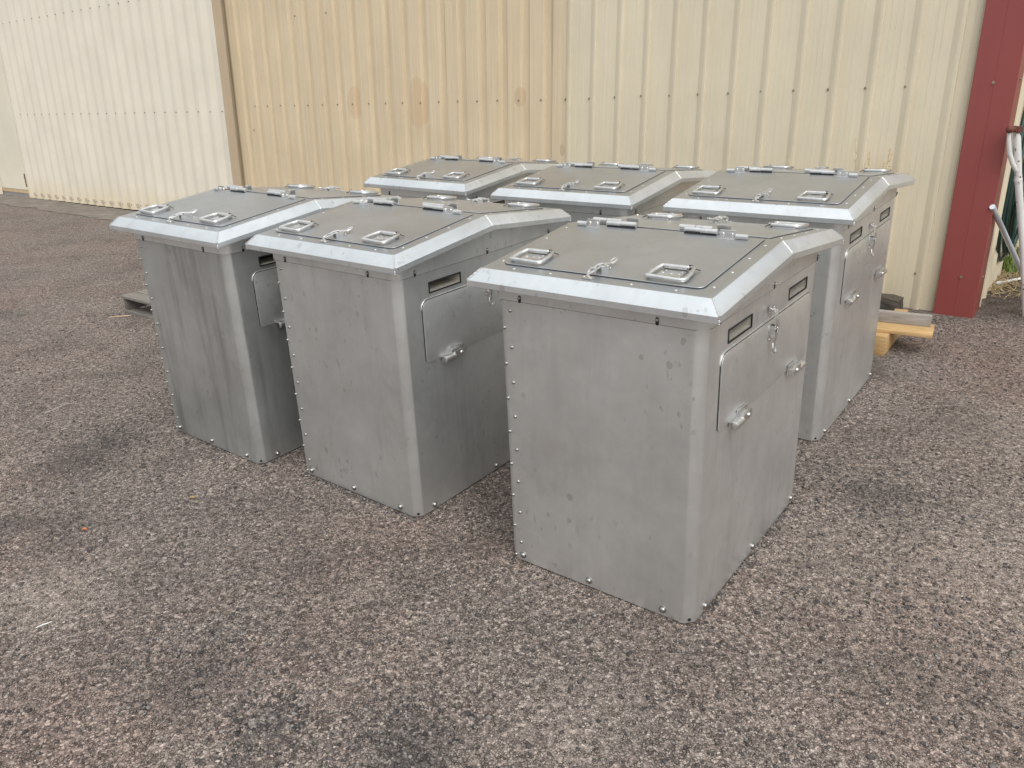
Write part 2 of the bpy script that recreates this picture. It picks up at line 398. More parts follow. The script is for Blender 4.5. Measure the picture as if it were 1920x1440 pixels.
def lid_mesh():
    m = MB(); yr = YR*D
    def ring(ins, dz, q=0.0):
        a, b = -OV+ins, W+OV-ins; c, d = -OV+ins, D+OV-ins
        return [(a, c, HF+dz), (b, c, HF+dz), (b, yr, HR+dz), (b, d, HF+dz), (a, d, HF+dz), (a, yr, HR+dz)]
    rs = [ring(OV-.004, -LIP+.004), ring(.004, -LIP+.004), ring(.0025, -LIP), ring(0, -LIP+.002), ring(0, -.002), ring(.002, .001), ring(BW-.003, BH-.002), ring(BW+.001, BH), ring(BW+.008, BH+.0008)]
    vs = [v for r_ in rs for v in r_]; fs = []
    for k in range(len(rs)-1):
        for i in range(6):
            j = (i+1) % 6; fs.append((k*6+i, k*6+j, (k+1)*6+j, (k+1)*6+i))
    b = 6*(len(rs)-1); fs += [(b, b+1, b+2, b+5), (b+5, b+2, b+3, b+4)]
    m.add(vs, fs); return m
def skirt_mesh():
    m = MB(); t = .0045; per = []
    per += arc(r0, r0, r0+t, 180, 270, 5) + arc(W-r0, r0, r0+t, 270, 360, 5) + [(W+t, YR*D)]
    per += arc(W-r0, D-r0, r0+t, 0, 90, 5) + arc(r0, D-r0, r0+t, 90, 180, 5) + [(-t, YR*D)]
    n = len(per)
    def top(y): return HF-LIP+.008 + (HR-HF)*(1-abs(y-YR*D)/(YR*D+OV))
    inner = [(min(max(x, .001), W-.001), min(max(y, .001), D-.001)) for x, y in per]
    vs = [(x, y, .944) for x, y in inner] + [(x, y, .944) for x, y in per] + [(x, y, top(y)) for x, y in per]
    fs = [(k*n+i, k*n+(i+1) % n, (k+1)*n+(i+1) % n, (k+1)*n+i) for k in range(2) for i in range(n)]
    m.add(vs, fs); return m
def skirt_shadow_mesh():  # dark ring drawn as the shadow line below the skirt edge
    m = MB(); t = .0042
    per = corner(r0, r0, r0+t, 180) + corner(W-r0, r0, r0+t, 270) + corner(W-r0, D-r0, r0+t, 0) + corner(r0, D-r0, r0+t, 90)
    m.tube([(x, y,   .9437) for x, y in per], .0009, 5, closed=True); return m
def weld_meshes():
    out = []; yr = YR*D
    for sx in (0, 1):
        def P(x, y, z): return Vector((W-x if sx else x, y, z))
        for yb in (0, 1):
            def Q(x, y, z): return P(x, D-y if yb else y, z)
            m = MB(); n = 22
            path = [Q(-OV+.001, -OV+.001, HF-LIP), Q(-OV+.0005, -OV+.0005, HF), Q(-OV+BW, -OV+BW, HF+BH)]; pts = []
            for i in range(n+1):
                u = i/n*2; k = min(int(u), 1); pts.append(path[k].lerp(path[k+1], u-k))
            m.tube(pts, [.0024+.0009*math.sin(i*2.4)+random.uniform(-.0004, .0004) for i in range(n+1)], 7); out.append(m)
        path = [P(-OV+.0005, yr, HR-LIP), P(-OV+.0005, yr, HR), P(-OV+BW, yr, HR+BH)]; m = MB()
        pts = [path[0].lerp(path[1], i/3) for i in range(3)] + [path[1].lerp(path[2], i/9) for i in range(10)]
        m.tube(pts, [.0016+.0005*math.sin(i*2.1) for i in range(len(pts))], 6); out.append(m)
    return out
def slope_plate(poly, h0, h1, back):
    m = MB(); m.prism(poly, lambda q: S(q[0], q[1], h0, back), lambda q: S(q[0], q[1], h1, back)); return m

def frame_m(o, u, v, n):
    m = Matrix((u, v, n)).transposed().to_4x4(); m.translation = o; return m
# shared small meshes, built in a local frame: u along, v across, n out of the sheet
def latch_parts():
    a = MB()                                               # keeper plate with hook
    a.prism(rrect(-.019, -.006, .019, .014, .004, 2), lambda q: (q[1], q[0], .0), lambda q: (q[1], q[0], .0028))
    a.tube([(.008, 0, .002), (.004, 0, .010), (.006, 0, .015), (.012, 0, .016)], .0042, 8)
    a.dome((.002, .012, .0028), (0, 0, 1), .003, .002, 8); a.dome((.002, -.012, .0028), (0, 0, 1), .003, .002, 8)
    b = MB()                                               # wire bail
    b.tube([(.004, y, h) for y, h in [(0, .013)]] + [(.010, .007, .014), (.024, .0085, .016), (.040, .007, .018), (.056, .006, .018), (.058, 0, .018),
            (.056, -.006, .018), (.040, -.007, .018), (.024, -.0085, .016), (.010, -.007, .014)], .0028, 8, closed=True)
    b.tube([(.030, -.010, .020), (.030, .010, .020)], .003, 8)
    b.tube([(.028, .0, .018), (.052, .004, .022), (.070, .0, .021)], .0036, 8)
    c = MB()                                               # base and lever
    c.prism(rrect(.050, -.013, .098, .013, .004, 2), lambda q: (q[0], q[1], 0), lambda q: (q[0], q[1], .0025))
    c.box((.066, .0105, .010), (.030, .002, .017)); c.box((.066, -.0105, .010), (.030, .002, .017))
    c.tube([(.060, -.015, .016), (.060, .015, .016)], .0042, 10); c.tube([(.080, -.013, .012), (.080, .013, .012)], .0034, 10)
    c.tube([(.068, 0, .018), (.084, 0, .016), (.104, .0, .013), (.112, .0, .012)], [.0055, .0052, .0045, .004], 8)
    c.dome((.092, .008, .0025), (0, 0, 1), .0035, .003, 8); c.dome((.092, -.008, .0025), (0, 0, 1), .0035, .003, 8)
    d = MB()                                               # pull loop
    d.tube([(.104, -.004, .012), (.114, -.007, .014), (.126, -.007, .017), (.130, -.004, .018), (.130, .004, .018), (.126, .007, .017), (.114, .007, .014), (.104, .004, .012)], .0029, 8, closed=True)
    return [('keeper', a), ('bail', b), ('lever', c), ('pull_loop', d)]
LATCH = [(n, mb.mesh('latch_'+n, STEEL, smooth=40)) for n, mb in latch_parts()]
def put_latch(parent, m):
    a = link('toggle_latch', LATCH[2][1], parent, m)
    for n, me_ in (LATCH[0], LATCH[1], LATCH[3]): link(n, me_, a)
# folding handle: u to the right, v up the slope
hb_ = MB(); hb_.prism(rrect(.012, .030, .083, .086, .006, 3), lambda q: (q[0], q[1], 0), lambda q: (q[0], q[1], .003))
for q in ((.024, .05), (.048, .05), (.071, .05), (.024, .07), (.071, .07)): hb_.dome((q[0], q[1], .003), (0, 0, 1), .0030, .0012, 8)
hb_.tube([(.010, .083, .0105), (.082, .083, .0105)], .0072, 12)
HBASE = hb_.mesh('handle_base', STEEL, smooth=40, bevel=0)
hr_ = MB()
hr_.tube([(x, y, .0095) for x, y in arc(.006, .006, .007, 180, 270, 4)] + [(x, y, .0088) for x, y in arc(.098, .008, .013, 270, 350, 5)] + [(.108, .045, .0095)] +
         [(x, y, .0105) for x, y in arc(.088, .072, .014, 10, 80, 4)] + [(.078, .0865, .0105), (.046, .0865, .0105), (.015, .0865, .0105)] + [(.004, .083, .0105), (-.001, .045, .0100)], .0064, 12, closed=True)
HRING = hr_.mesh('handle_ring', STEEL, smooth=60)
hs_ = MB(); hs_.tube([(.086+.0085*t_/9, .083+.0085*math.sin(t_*2.2), .0105+.0085*math.cos(t_*2.2)) for t_ in range(10)], .0016, 6)
hs_.tube([(.094, .090, .012), (.103, .091, .006), (.112, .096, .003)], .0016, 6)
HSPRING = hs_.mesh('handle_spring', DARK, smooth=60)
def put_handle(parent, m):
    a = link('handle', HBASE, parent, m); link('grip_ring', HRING, a); link('spring', HSPRING, a)
# ridge hinge knuckles
def barrel(l, r=.0095):
    m = MB(); m.tube([(0, 0, 0), (.0006, 0, 0), (l-.0006, 0, 0), (l, 0, 0)], [r*.9, r, r, r*.9], 16); return m.mesh('hinge_barrel', STEEL, smooth=40)
BAR_S, BAR_L = barrel(.038, .0088), barrel(.054)
bk = MB(); bk.box((.0235, -.004, .000), (.047, .004, .027)); bk.box((.0235, -.0035, -.0125), (.047, .020, .0025))
for x in (.009, .037):
    bk.prism([(x+.0078*math.cos(R(60*i)), .0078*math.sin(R(60*i))) for i in range(6)], lambda q: (q[0], -.006, q[1]), lambda q: (q[0], -.0105, q[1]))
BRACKET = bk.mesh('hinge_bracket', STEEL, smooth=30, bevel=.0006, seg=1)
pk = MB(); pk.box((.027, 0, -.0085), (.050, .021, .004)); HSHADE = pk.mesh('hinge_shade', DARK, smooth=0)  # dark slab standing in for the shade beneath the barrels
# door hinge: u along the hinge line, n out of the side
dh = MB(); dh.tube([(0, 0, .012), (.0008, 0, .012), (.044, 0, .012)], [.0105, .0115, .0115], 16); dh.box((.022, -.001, .005), (.044, .016, .010))
dh.box((.068, .008, .004), (.058, .030, .003))
dh.prism(rrect(.040, -.008, .092, .014, .003, 2), lambda q: (q[0], q[1], .013), lambda q: (q[0], q[1]+.002, .021))
dh.box((.066, .002, .010), (.050, .014, .012))
dh.dome((.070, .006, .0205), (0, .1, 1), .0068, .0045, 10, flat=.001)
DHINGE = dh.mesh('door_hinge', STEEL, smooth=40, bevel=0)
wl = MB(); wl.dome((.06, .022, .0002), (0, 0, 1), .017, .0016, 14); wl.dome((.038, .012, .0002), (0, 0, 1), .013, .0016, 14)
WELDPATCH = wl.mesh('weld_smear', EDGE, smooth=60)
rv = MB(); rv.dome((0, 0, 0), (0, 0, 1), .0060, .0034, 12, flat=.0014); rv.dome((0, 0, .0046), (0, 0, 1), .0022, .0005, 6)
RIVET = rv.mesh('rivet', STAIN, smooth=60)
lr = MB(); lr.dome((0, 0, 0), (0, 0, 1), .0052, .0014, 12, flat=.0004); LRIVET = lr.mesh('lid_rivet', STEEL, smooth=60)
bo = MB(); bo.prism([(.0125*math.cos(R(18*i)), .0125*math.sin(R(18*i))) for i in range(20)], lambda q: (*q, 0), lambda q: (*q, .0015)); bo.dome((0, 0, .0015), (0, 0, 1), .0098, .0062, 14, flat=.0015)
bo.dome((0, 0, .0088), (0, 0, 1), .003, .0006, 6)
BOLT = bo.mesh('base_bolt', STAIN, smooth=40)
sb = MB(); sb.dome((0, 0, 0), (0, 0, 1), .0052, .004, 10, flat=.003); SBOLT = sb.mesh('skirt_bolt', STAIN, smooth=60)
sl = MB(); sl.prism(rrect(-.005, -.016, .005, .007, .0045, 4), lambda q: (*q, 0), lambda q: (*q, .0008)); SLOT = sl.mesh('bolt_slot', DARK, smooth=0)
hl = MB(); hl.prism([(.0055*math.cos(R(30*i)), .0055*math.sin(R(30*i))) for i in range(12)], lambda q: (*q, 0), lambda q: (*q, .0008)); HOLE = hl.mesh('lifting_hole', DARK, smooth=0)

def make_bin():
    root = empty('storage_bin')
    mid = tr(-W/2, -D/2, 0)
    def part(name, me_, m=Matrix(), parent=None):
        return link(name, me_, parent or root, (mid @ m) if parent is None else m)
    part('body', body_mesh().mesh('body', SHEET, smooth=40))
    pl = MB(); pl.prism(corner(r0, r0, r0-.006, 180)+corner(W-r0, r0, r0-.006, 270)+corner(W-r0, D-r0, r0-.006, 0)+corner(r0, D-r0, r0-.006, 90), lambda q: (*q, 0), lambda q: (*q, .02))
    part('base_shadow_strip', pl.mesh('base_shadow_strip', DARK, smooth=0))  # black inset strip painted in as the contact shadow at the ground
    part('lid_skirt', skirt_mesh().mesh('lid_skirt', SHEET, smooth=40))
    part('skirt_shadow_line', skirt_shadow_mesh().mesh('skirt_shadow_line', simple('skirt_shadow_grey', (.20, .195, .18), .6), smooth=0))
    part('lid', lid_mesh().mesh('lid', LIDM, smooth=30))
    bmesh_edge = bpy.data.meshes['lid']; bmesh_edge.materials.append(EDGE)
    for p in bmesh_edge.polygons:                           # rim coloured lighter than the top panels to carry its sky reflection
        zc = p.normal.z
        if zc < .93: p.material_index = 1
    for wm_ in weld_meshes(): part('weld_bead', wm_.mesh('weld_bead', STEEL, smooth=60))
    FRN = Vector((0, -1, 0)); ez = Vector((0, 0, 1))
    fm = lambda x, z, o=.0002: frame_m(Vector((x, -o, z)), Vector((1, 0, 0)), ez, Vector((0, -1, 0)))
    bm_ = lambda x, z, o=.0002: frame_m(Vector((W-x, D+o, z)), Vector((-1, 0, 0)), ez, Vector((0, 1, 0)))
    rm = lambda y, z, o=.0002: frame_m(Vector((W+o, y, z)), Vector((0, 1, 0)), ez, Vector((1, 0, 0)))
    lm = lambda y, z, o=.0002: frame_m(Vector((-o, D-y, z)), Vector((0, -1, 0)), ez, Vector((-1, 0, 0)))
    for k in range(8):
        part('rivet', RIVET, fm(.0537, .9103-.1189*k)); part('rivet', RIVET, fm(.0285, .852-.1189*k))
        part('rivet', RIVET, bm_(.0537, .9103-.1189*k)); part('rivet', RIVET, bm_(.0285, .852-.1189*k))
    for x in (.060, .327, .594): part('base_bolt', BOLT, fm(x, .028)); part('base_bolt', BOLT, bm_(x, .028))
    for y in (.094, .483, .872): part('base_bolt', BOLT, rm(y, .024)); part('base_bolt', BOLT, lm(y, .024))
    for x in (.095, .554):
        for f in (fm, bm_): part('skirt_bolt', SBOLT, f(x, .957, .0055)); part('bolt_slot', SLOT, f(x, .957, .0047))
    for y in (.085, .484, .895):
        for f in (rm, lm): part('skirt_bolt', SBOLT, f(y, .957, .0055)); part('bolt_slot', SLOT, f(y, .957, .0047))
    q = r0*(1-math.cos(R(45))*math.cos(R(30)))
    for sx, sy in ((1, 0), (0, 0), (1, 1), (0, 1)):
        nn = Vector((1 if sx else -1, 1 if sy else -1, 0)).normalized(); u = ez.cross(nn)
        part('lifting_hole', HOLE, frame_m(Vector((W-q if sx else q, D-q if sy else q, .016))+nn*.0003, u, ez, nn))
    # vents: dark rim with a sloped chute behind each cut
    vr = MB(); vc = MB()
    a, b, c, d = 0, .169, .867, .903
    for f, (p, q2) in enumerate((((-.003, c-.003), (b+.003, c+.0015)), ((-.003, d-.0015), (b+.003, d+.003)), ((-.003, c+.0015), (.0015, d-.0015)), ((b-.0015, c+.0015), (b+.003, d-.0015)))):
        vr.box(((p[0]+q2[0])/2, (p[1]+q2[1])/2, .0004), (q2[0]-p[0], q2[1]-p[1], .0036))
    # chute floor rises inward, side cheeks and ceiling
    dep = .075
    vc.add([(a, c, 0), (b, c, 0), (b, c+.008, -dep), (a, c+.008, -dep)], [(0, 1, 2, 3)])
    vc.add([(a, d, 0), (b, d, 0), (b, d, -dep), (a, d, -dep)], [(3, 2, 1, 0)])
    for x in (a, b): vc.add([(x, c, 0), (x, d, 0), (x, d, -dep), (x, c, -dep)], [(0, 1, 2, 3)])
    vb = MB(); vb.box(((a+b)/2, (c+d)/2, -dep-.001), (b-a, d-c, .001)); vbm = vb.mesh('vent_shade', DARK, smooth=0)  # black plate in place of the unlit open back of the chute
    vrm, vcm = vr.mesh('vent_rim', DARK, smooth=0), vc.mesh('vent_chute', CHUTE, smooth=0)
    for y in (.1555, .6435):
        for f in (rm, lm):
            yy = y if f is rm else D-y-.169
            # coords: u along side, v up
            o = f(yy, 0, 0); v_ = part('vent', vrm, o); link('chute', vcm, v_); link('chute_shade', vbm, v_)
    # side doors
    for f in (rm, lm):
        o = f(0, 0, 0)
        gs = MB(); gs.prism(rrect(.1080, .612, .8600, .8460, [.012, .012, .033, .033]), lambda q: (*q, .0004), lambda q: (*q, .0018))
        part('door_seal', gs.mesh('door_seal', DARK, smooth=30), o)
        ds = MB(); ds.prism(rrect(.1105, .612, .8575, .8435, [.010, .010, .031, .031]), lambda q: (*q, .0012), lambda q: (*q, .0052))
        dr = part('side_door', ds.mesh('side_door', SHEET, smooth=40, bevel=.0012), o)
        tr2 = MB(); n_ = rrect(.1065, .612, .8615, .8475, [.012, .012, .034, .034], 6)
        top = [q for q in n_ if q[1] > .70]; top.sort(key=lambda q: q[0])
        tr2.tube([(x, y, .0012) for x, y in top], .0022, 8)
        link('door_trim', tr2.mesh('door_trim', STEEL, smooth=60), dr)
        h1 = link('door_hinge', DHINGE, dr, frame_m(Vector((.190, .603, .004)), Vector((1, 0, 0)), Vector((0, 1, 0)), ez) @ Matrix.Scale(1.22, 4))
        h2 = link('door_hinge', DHINGE, dr, frame_m(Vector((.790, .603, .004)), Vector((-1, 0, 0)), Vector((0, 1, 0)), ez) @ Matrix.Scale(1.22, 4))
        for hx in (.195, .69): link('weld_smear', WELDPATCH, dr, tr(hx, .603, .0052))
        put_latch(root, mid @ o @ frame_m(Vector((.473, .888, .0055)), Vector((0, -1, 0)), Vector((1, 0, 0)), ez) @ Matrix.Scale(1.1, 4))
    # hatches
    for back in (False, True):
        hp = rrect(.017, .022, .667, .448, [.020, .020, .004, .004], 3)
        sp_ = rrect(.0155, .0205, .6685, .449, [.021, .021, .004, .004], 3)
        n_ = 'rear_hatch' if back else 'front_hatch'
        part('hatch_seal', slope_plate(sp_, .0004, .0014, back).mesh('hatch_seal', DARK, smooth=0))
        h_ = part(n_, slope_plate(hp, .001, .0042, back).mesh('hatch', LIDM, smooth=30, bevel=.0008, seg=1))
        o0 = S(0, 0, 0, back); ux = (S(1, 0, 0, back)-o0).normalized(); vy = (S(0, .3, 0, back)-o0).normalized(); nn = ux.cross(vy)
        fr = lambda x, y, h: frame_m(S(x, y, h, back), ux, vy, nn)
        for x in (.036, .497): put_handle(root, mid @ fr(x, .040, .0042))
        put_latch(root, mid @ fr(.335, -.004, .0008) @ Matrix.Rotation(R(90), 4, 'Z') @ Matrix.Rotation(R(-9), 4, 'Z'))
        for x, y in [(-.001, .049), (-.001, .167), (-.001, .285), (-.001, .403), (.686, .049), (.686, .167), (.686, .285), (.686, .403), (.078, -.002), (.209, -.002), (.473, -.002), (.604, -.002)]:
            part('lid_rivet', LRIVET, fr(x, y, .0001))
    # ridge hinges
    zr = HR+BH
    def hb2(me_, x, y, z, name): return part(name, me_, tr(x, y, z))
    for x0, sg in ((.030, 1), (.625, -1)):
        def X_(a, l): return x0+a if sg > 0 else x0-a-l
        g = part('ridge_hinge', BAR_S, tr(X_(0, .038), .428, zr+.008))
        base = Vector((X_(0, .038), .428, zr+.008))
        def sub(me_, n_, x, y, z): link(n_, me_, g, Matrix.Translation(Vector((x, y, z))-base))
        sub(BRACKET, 'bracket', X_(.040, .047), .428, zr+.0125)
        sub(BAR_L, 'barrel', X_(.104, .054), .447, zr+.0125)
        sub(BAR_L, 'barrel', X_(.158, .054), .449, zr+.0130)
        sub(HSHADE, 'hinge_shade', X_(.158, .054), .447, zr+.013)
        link('hinge_shade', HSHADE, g, Matrix.Translation(Vector((X_(.104, .054), .447, zr+.0105))-base))
    for x0 in (.06, .38):
        g = part('ridge_hinge', BAR_L, tr(x0, .482, zr+.0125)); link('barrel', BAR_L, g, tr(.056, .0, 0)); link('bracket', BRACKET, g, Matrix.Rotation(R(180), 4, 'Z') @ tr(-.165, -.01, 0))
    return root
def copy_tree(o, parent=None):
    c = o.copy(); COL.objects.link(c)
    if parent: c.parent = parent; c.matrix_parent_inverse = Matrix()
    for ch in o.children: copy_tree(ch, c)
    return c
BIN_LABELS = [
    'nearest grey metal bin, alone at the front right with spotted smudges on its front panel',
    'grey metal bin between the nearest bin and the leftmost bin, its side vent dark',
    'leftmost grey metal bin, long vertical drip stains down its front, beside the weathered pallet',
    'grey metal bin closest to the red corner post, yellow planks on the ground behind it',
    'middle metal bin of the back row, standing between two others by the wall',
    'farthest metal bin, only its lid seen, in front of the brownest wall cladding']
proto = make_bin()
bins = []
for i, (bx, by, a, dz, tx, ty) in enumerate(BOXES):
    o = proto if i == 0 else copy_tree(proto)
    def wpt(x, y, z):
        z = z+dz; y2 = y-z*tx; z2 = z+y*tx; x2 = x+z2*ty; z3 = z2-x*ty
        return Vector((bx+x2*math.cos(a)-y2*math.sin(a), by+x2*math.sin(a)+y2*math.cos(a), z3))
    o_ = wpt(0, 0, 0); ex = (wpt(1, 0, 0)-o_).normalized(); ey = (wpt(0, 1, 0)-o_); ey = (ey-ex*ey.dot(ex)).normalized(); ez_ = ex.cross(ey)
    mm = Matrix((ex, ey, ez_)).transposed().to_4x4(); mm.translation = wpt(W/2, D/2, 0)
    o.matrix_world = mm
    tag(o, BIN_LABELS[i], 'storage bin', 'six grey metal storage bins standing on the asphalt')
    bins.append(o)
for ch in bins[1].children:
    if ch.name.startswith('body'):
        ch.data = ch.data.copy(); ch.data.materials[0] = SHEET_B
for ch in bins[2].children:                                 # the leftmost bin carries long drip stains
    if ch.name.startswith('body'):
        ch.data = ch.data.copy(); ch.data.materials[0] = SHEET_D

# ---------------------------------------------------------------- shed
def wall_profile(s0, s1, per=.2327, off=0.0, phase=0.0, depth=.020, kind='b'):
    """trapezoid ribs; returns (s, y) with y negative toward the camera"""
    pts = []; k = math.floor((s0-phase)/per)
    if kind == 'a':      # wide pans with pressed-in grooves
        cell = [(0, 0), (.014, 0), (.018, .002), (.031, depth-.002), (.035, depth), (.096, depth), (.100, depth-.002), (.110, .002), (.113, 0), (.140, 0), (.143, -.0015), (.146, 0), (.185, 0), (.188, -.0015), (.191, 0), (.2327, 0)]
    else:                # broad rib: soft left flank, flat top, steep right edge
        cell = [(0, 0), (.008, 0), (.044, -depth+.001), (.048, -depth), (.064, -depth), (.0665, -depth+.001), (.069, 0), (.112, 0), (.114, -.0015), (.116, 0), (.145, 0), (.147, -.002), (.149, 0), (.182, 0), (.184, -.002), (.186, 0), (.2327, 0)]
    while True:
        b = phase+k*per
        if b > s1: break
        for u, y in cell[:-1]:
            s = b+u*per/.2327
            if s0 < s < s1: pts.append((s, y+off))
        k += 1
    return [(s0, off)]+pts+[(s1, off)]
def sheet(pts, z0, z1, jag=0.0, name='wall_panel', mat=None, parent=None, swap=False, nz=1, thick=.0):
    m = MB(); n = len(pts); rows = [z0]+[z0+(z1-z0)*(i+1)/nz for i in range(nz)]
    vs = []
    for k, z in enumerate(rows):
        for s, y in pts:
            zz = z + (jag*mnoise.noise(Vector((s*6, 3.3, 0))) if k == 0 else 0)
            vs.append((s, y, zz) if not swap else (y, s, zz))
    fs = [(k*n+i, k*n+i+1, (k+1)*n+i+1, (k+1)*n+i) for k in range(nz) for i in range(n-1)]
    m.add(vs, fs)
    return m.build(name, mat, parent, smooth=20)
TOP = 4.6
shed = tag(empty('shed', m=WM.copy()), 'metal clad shed with ribbed cream walls and a red corner post', 'shed')
sheet(wall_profile(-8.4, -2.775, phase=-7.004, depth=.030, kind='a'), -.15, TOP, .0, 'wall_cladding', WALL_L, shed)
pr = sheet(wall_profile(-2.80, .30, phase=-7.0+.2327*18-.005, off=-.003, per=.2337, depth=.017), -.012, TOP, .012, 'wall_cladding', WALL_R, shed)
for o, l in ((shed.children[0], 'yellowed tan ribbed cladding, left part of the wall'), (pr, 'paler cream ribbed cladding beside the red post')): o['label'] = l
# side wall receding from the corner
sheet([(s, -y+.362) for s, y in wall_profile(.18, 6.0, phase=.20)], -.035, TOP, .012, 'side_wall_cladding', WALL_R, shed, swap=True)
# back and roofline so the shed is a closed volume from other views
m = MB(); m.box((-7.0, 6.2, TOP/2), (14.7, .08, TOP)); m.box((-14.9, 3.2, TOP/2), (.08, 6.1, TOP)); m.build('rear_wall', WALL_R, shed, smooth=0)
m = MB(); m.box((-7.3, 3.1, TOP+.06), (15.6, 6.9, .1)); m.build('roof', simple('roof_sheet', (.55, .53, .48), .4, .3), shed, smooth=0)
sheet([(s, y+2.6) for s, y in wall_profile(.40, 9.0, phase=.3)], -.05, 3.6, .01, 'annex_cladding', WALL_R, shed)
# red corner post (folded flashing)
m = MB()
m.add([(x, y, z) for z in (-.012, TOP) for x, y in [(.150, -.004), (.150, -.052), (.153, -.055), (.262, -.055), (.264, -.0535), (.266, -.055), (.379, -.055), (.382, -.052), (.382, .190), (.366, .190)]],
      [(i, i+1, 11+i, 10+i) for i in range(9)])
post = m.build('corner_post', POSTM, shed, smooth=25)
# screws
scw = MB(); scw.prism([(.0085*math.cos(R(36*i)), .0085*math.sin(R(36*i))) for i in range(10)], lambda q: (q[0], 0, q[1]), lambda q: (q[0], -.002, q[1]))
scw.prism([(.0052*math.cos(R(60*i)), .0052*math.sin(R(60*i))) for i in range(6)], lambda q: (q[0], -.002, q[1]), lambda q: (q[0], -.008, q[1]))
SCREW = scw.mesh('screw', simple('weathered_screw', (.30, .25, .19), .45, .6, .3, 90), smooth=0)
def screws(parent, pts, y=-.0005, nm='cladding_screw', sc_=1.0):
    for s, t in pts:
        link(nm, SCREW, parent, tr(s, y, t) @ Matrix.Diagonal((sc_, sc_, sc_, 1)))
screws(shed, [(-7.004+.2327*k+random.uniform(-.006, .006), 1.376+(.0013*max(0, k-17))+random.uniform(-.003, .003)) for k in range(18)])
screws(shed, [(-2.80+.2335*(k-18)+random.uniform(-.006, .006), 1.376+.0026*(k-18)+random.uniform(-.003, .003)) for k in range(18, 30)], y=-.0035, sc_=1.15)
screws(shed, [(-2.80+.2335*(k-18), .235) for k in range(26, 31)], y=-.0035, sc_=1.1)
screws(shed, [(.262, 1.41), (.275, .249)], y=-.056, sc_=1.1)
screws(shed, [(-6.165, 2.246), (-5.68, 2.24), (-7.07, 1.12)])
link('cladding_screw', SCREW, shed, tr(.3825, .05, 1.43) @ Matrix.Rotation(R(90), 4, 'Z')); link('cladding_screw', SCREW, shed, tr(.3825, .05, .245) @ Matrix.Rotation(R(90), 4, 'Z'))

# sliding door
DOFF = -.16; DB = .074
dm = WM @ tr(-7.365, DOFF, 0)
door = tag(empty('sliding_door', m=dm), 'large pale cream ribbed sliding door with a rust-streaked bottom edge', 'door')
def door_profile(s0, s1, per=.2404, phase=-.045):
    pts = []; k = math.floor((s0-phase)/per)-1
    cell = [(0, 0), (.002, 0), (.040, 0), (.046, .001), (.132, .031), (.138, .032), (.206, .032), (.210, .031), (.226, .002), (.230, 0)]
    while phase+k*per < s1:
        for u, y in cell:
            s = phase+k*per+u
            if s0 < s < s1: pts.append((s, y))
        k += 1
    return [(s0, 0)]+pts+[(s1, 0)]
# door coordinates: x = s + 7.365
loc = lambda s: s+7.365
dp = sheet(door_profile(loc(-12.975), loc(-7.365)), DB, TOP-.3, .004, 'ribbed_panel', DOORM, door)
for v in dp.data.vertices: pass
dp.data.transform(tr(7.365-7.365, 0, 0))
dp2 = sheet(door_profile(loc(-18.5), loc(-13.95)), DB, TOP-.3, .004, 'ribbed_panel', DOORM, door)
m = MB(); m.box((-.0, .055, (TOP-.3+DB)/2), (.006, .108, TOP-.3-DB)); m.box((-.02, .111, (TOP-.3+DB)/2), (.05, .004, TOP-.3-DB)); m.build('end_channel', DFRAME, door, smooth=0)
m = MB(); m.box((-2.8, .04, DB+.06), (5.6, .04, .05)); m.box((-8.5, .04, DB+.06), (6, .04, .05)); m.build('bottom_rail', DFRAME, door, smooth=0)
ad = MB(); ad.box((loc(-13.46), .006, (DB+.115+TOP-2.3)/2), (.968, .012, TOP-2.3-DB-.115)); adp = ad.build('access_door', FLATM, door, smooth=0, bevel=.002)
ad = MB(); ad.box((loc(-13.46), .004, (TOP-2.29+TOP-.3)/2), (.976, .012, 1.98)); ad.build('header_panel', FLATM, door, smooth=0)
kp = MB(); kp.box((loc(-13.46), .008, DB+.085), (.966, .016, .05)); kp.build('kick_rail', simple('bare_timber_rail', (.50, .37, .22), .7, 0, .2), adp, smooth=0)
kp = MB(); kp.box((loc(-13.46), .016, DB+.028), (.966, .016, .056)); kp.build('bottom_strip', simple('grey_strip', (.25, .24, .23), .6), adp, smooth=0)
lt = MB(); lt.box((loc(-12.99), -.004, .40), (.022, .010, .085)); lt.box((loc(-12.985), -.006, .30), (.012, .010, .12)); lt.build('rusty_hinge', simple('rusty_steel', (.07, .025, .018), .8, .2, .4), adp, smooth=0)
dsc = [(loc(-12.697+.2404*k), 1.332-.0003*k, .0) for k in range(23)]+[(loc(-12.683+.2404*k), 2.607, .0) for k in range(23)]+[(loc(-12.675+.2404*k), .118+.0018*k, 0) for k in range(22)]
for s, t, _ in dsc: link('cladding_screw', SCREW, door, tr(s+random.uniform(-.005, .005), -.0005, t))

# concrete apron along the sliding door
def apron():
    m = MB(); n = 150; vs = []; 
    for i in range(n+1):
        s = -18.5+i*(11.6/n)
        jag = .10*mnoise.noise(Vector((s*2.1, 0, 0)))+.05*mnoise.noise(Vector((s*9, 5, 0)))
        for off in (.35, .1, -.05, -.2, -.42+jag*1.0):
            p = P0+WX*s+WY*(off-.28); z = gz(p.x, p.y)
            vs.append((p.x, p.y, z+.004))
    fs = [(i*5+k, (i+1)*5+k, (i+1)*5+k+1, i*5+k+1) for i in range(n) for k in range(4)]
    m.add(vs, fs); return m
t = NT('worn_concrete'); cc = t.coord(); nn_ = t.noise(cc, 5, 6, .65).outputs[0]; n3 = t.noise(cc, 60, 4, .6).outputs[0]
CONC = t.out(Base_Color=t.mix(1.0, t.ramp(nn_, (.3, (.13, .112, .095)), (.55, (.20, .172, .145)), (.75, (.27, .238, .20))), t.ramp(n3, (.3, .8), (.7, 1.15)), 'MULTIPLY'), Roughness=.85, Normal=t.bump(n3, .4, .004))
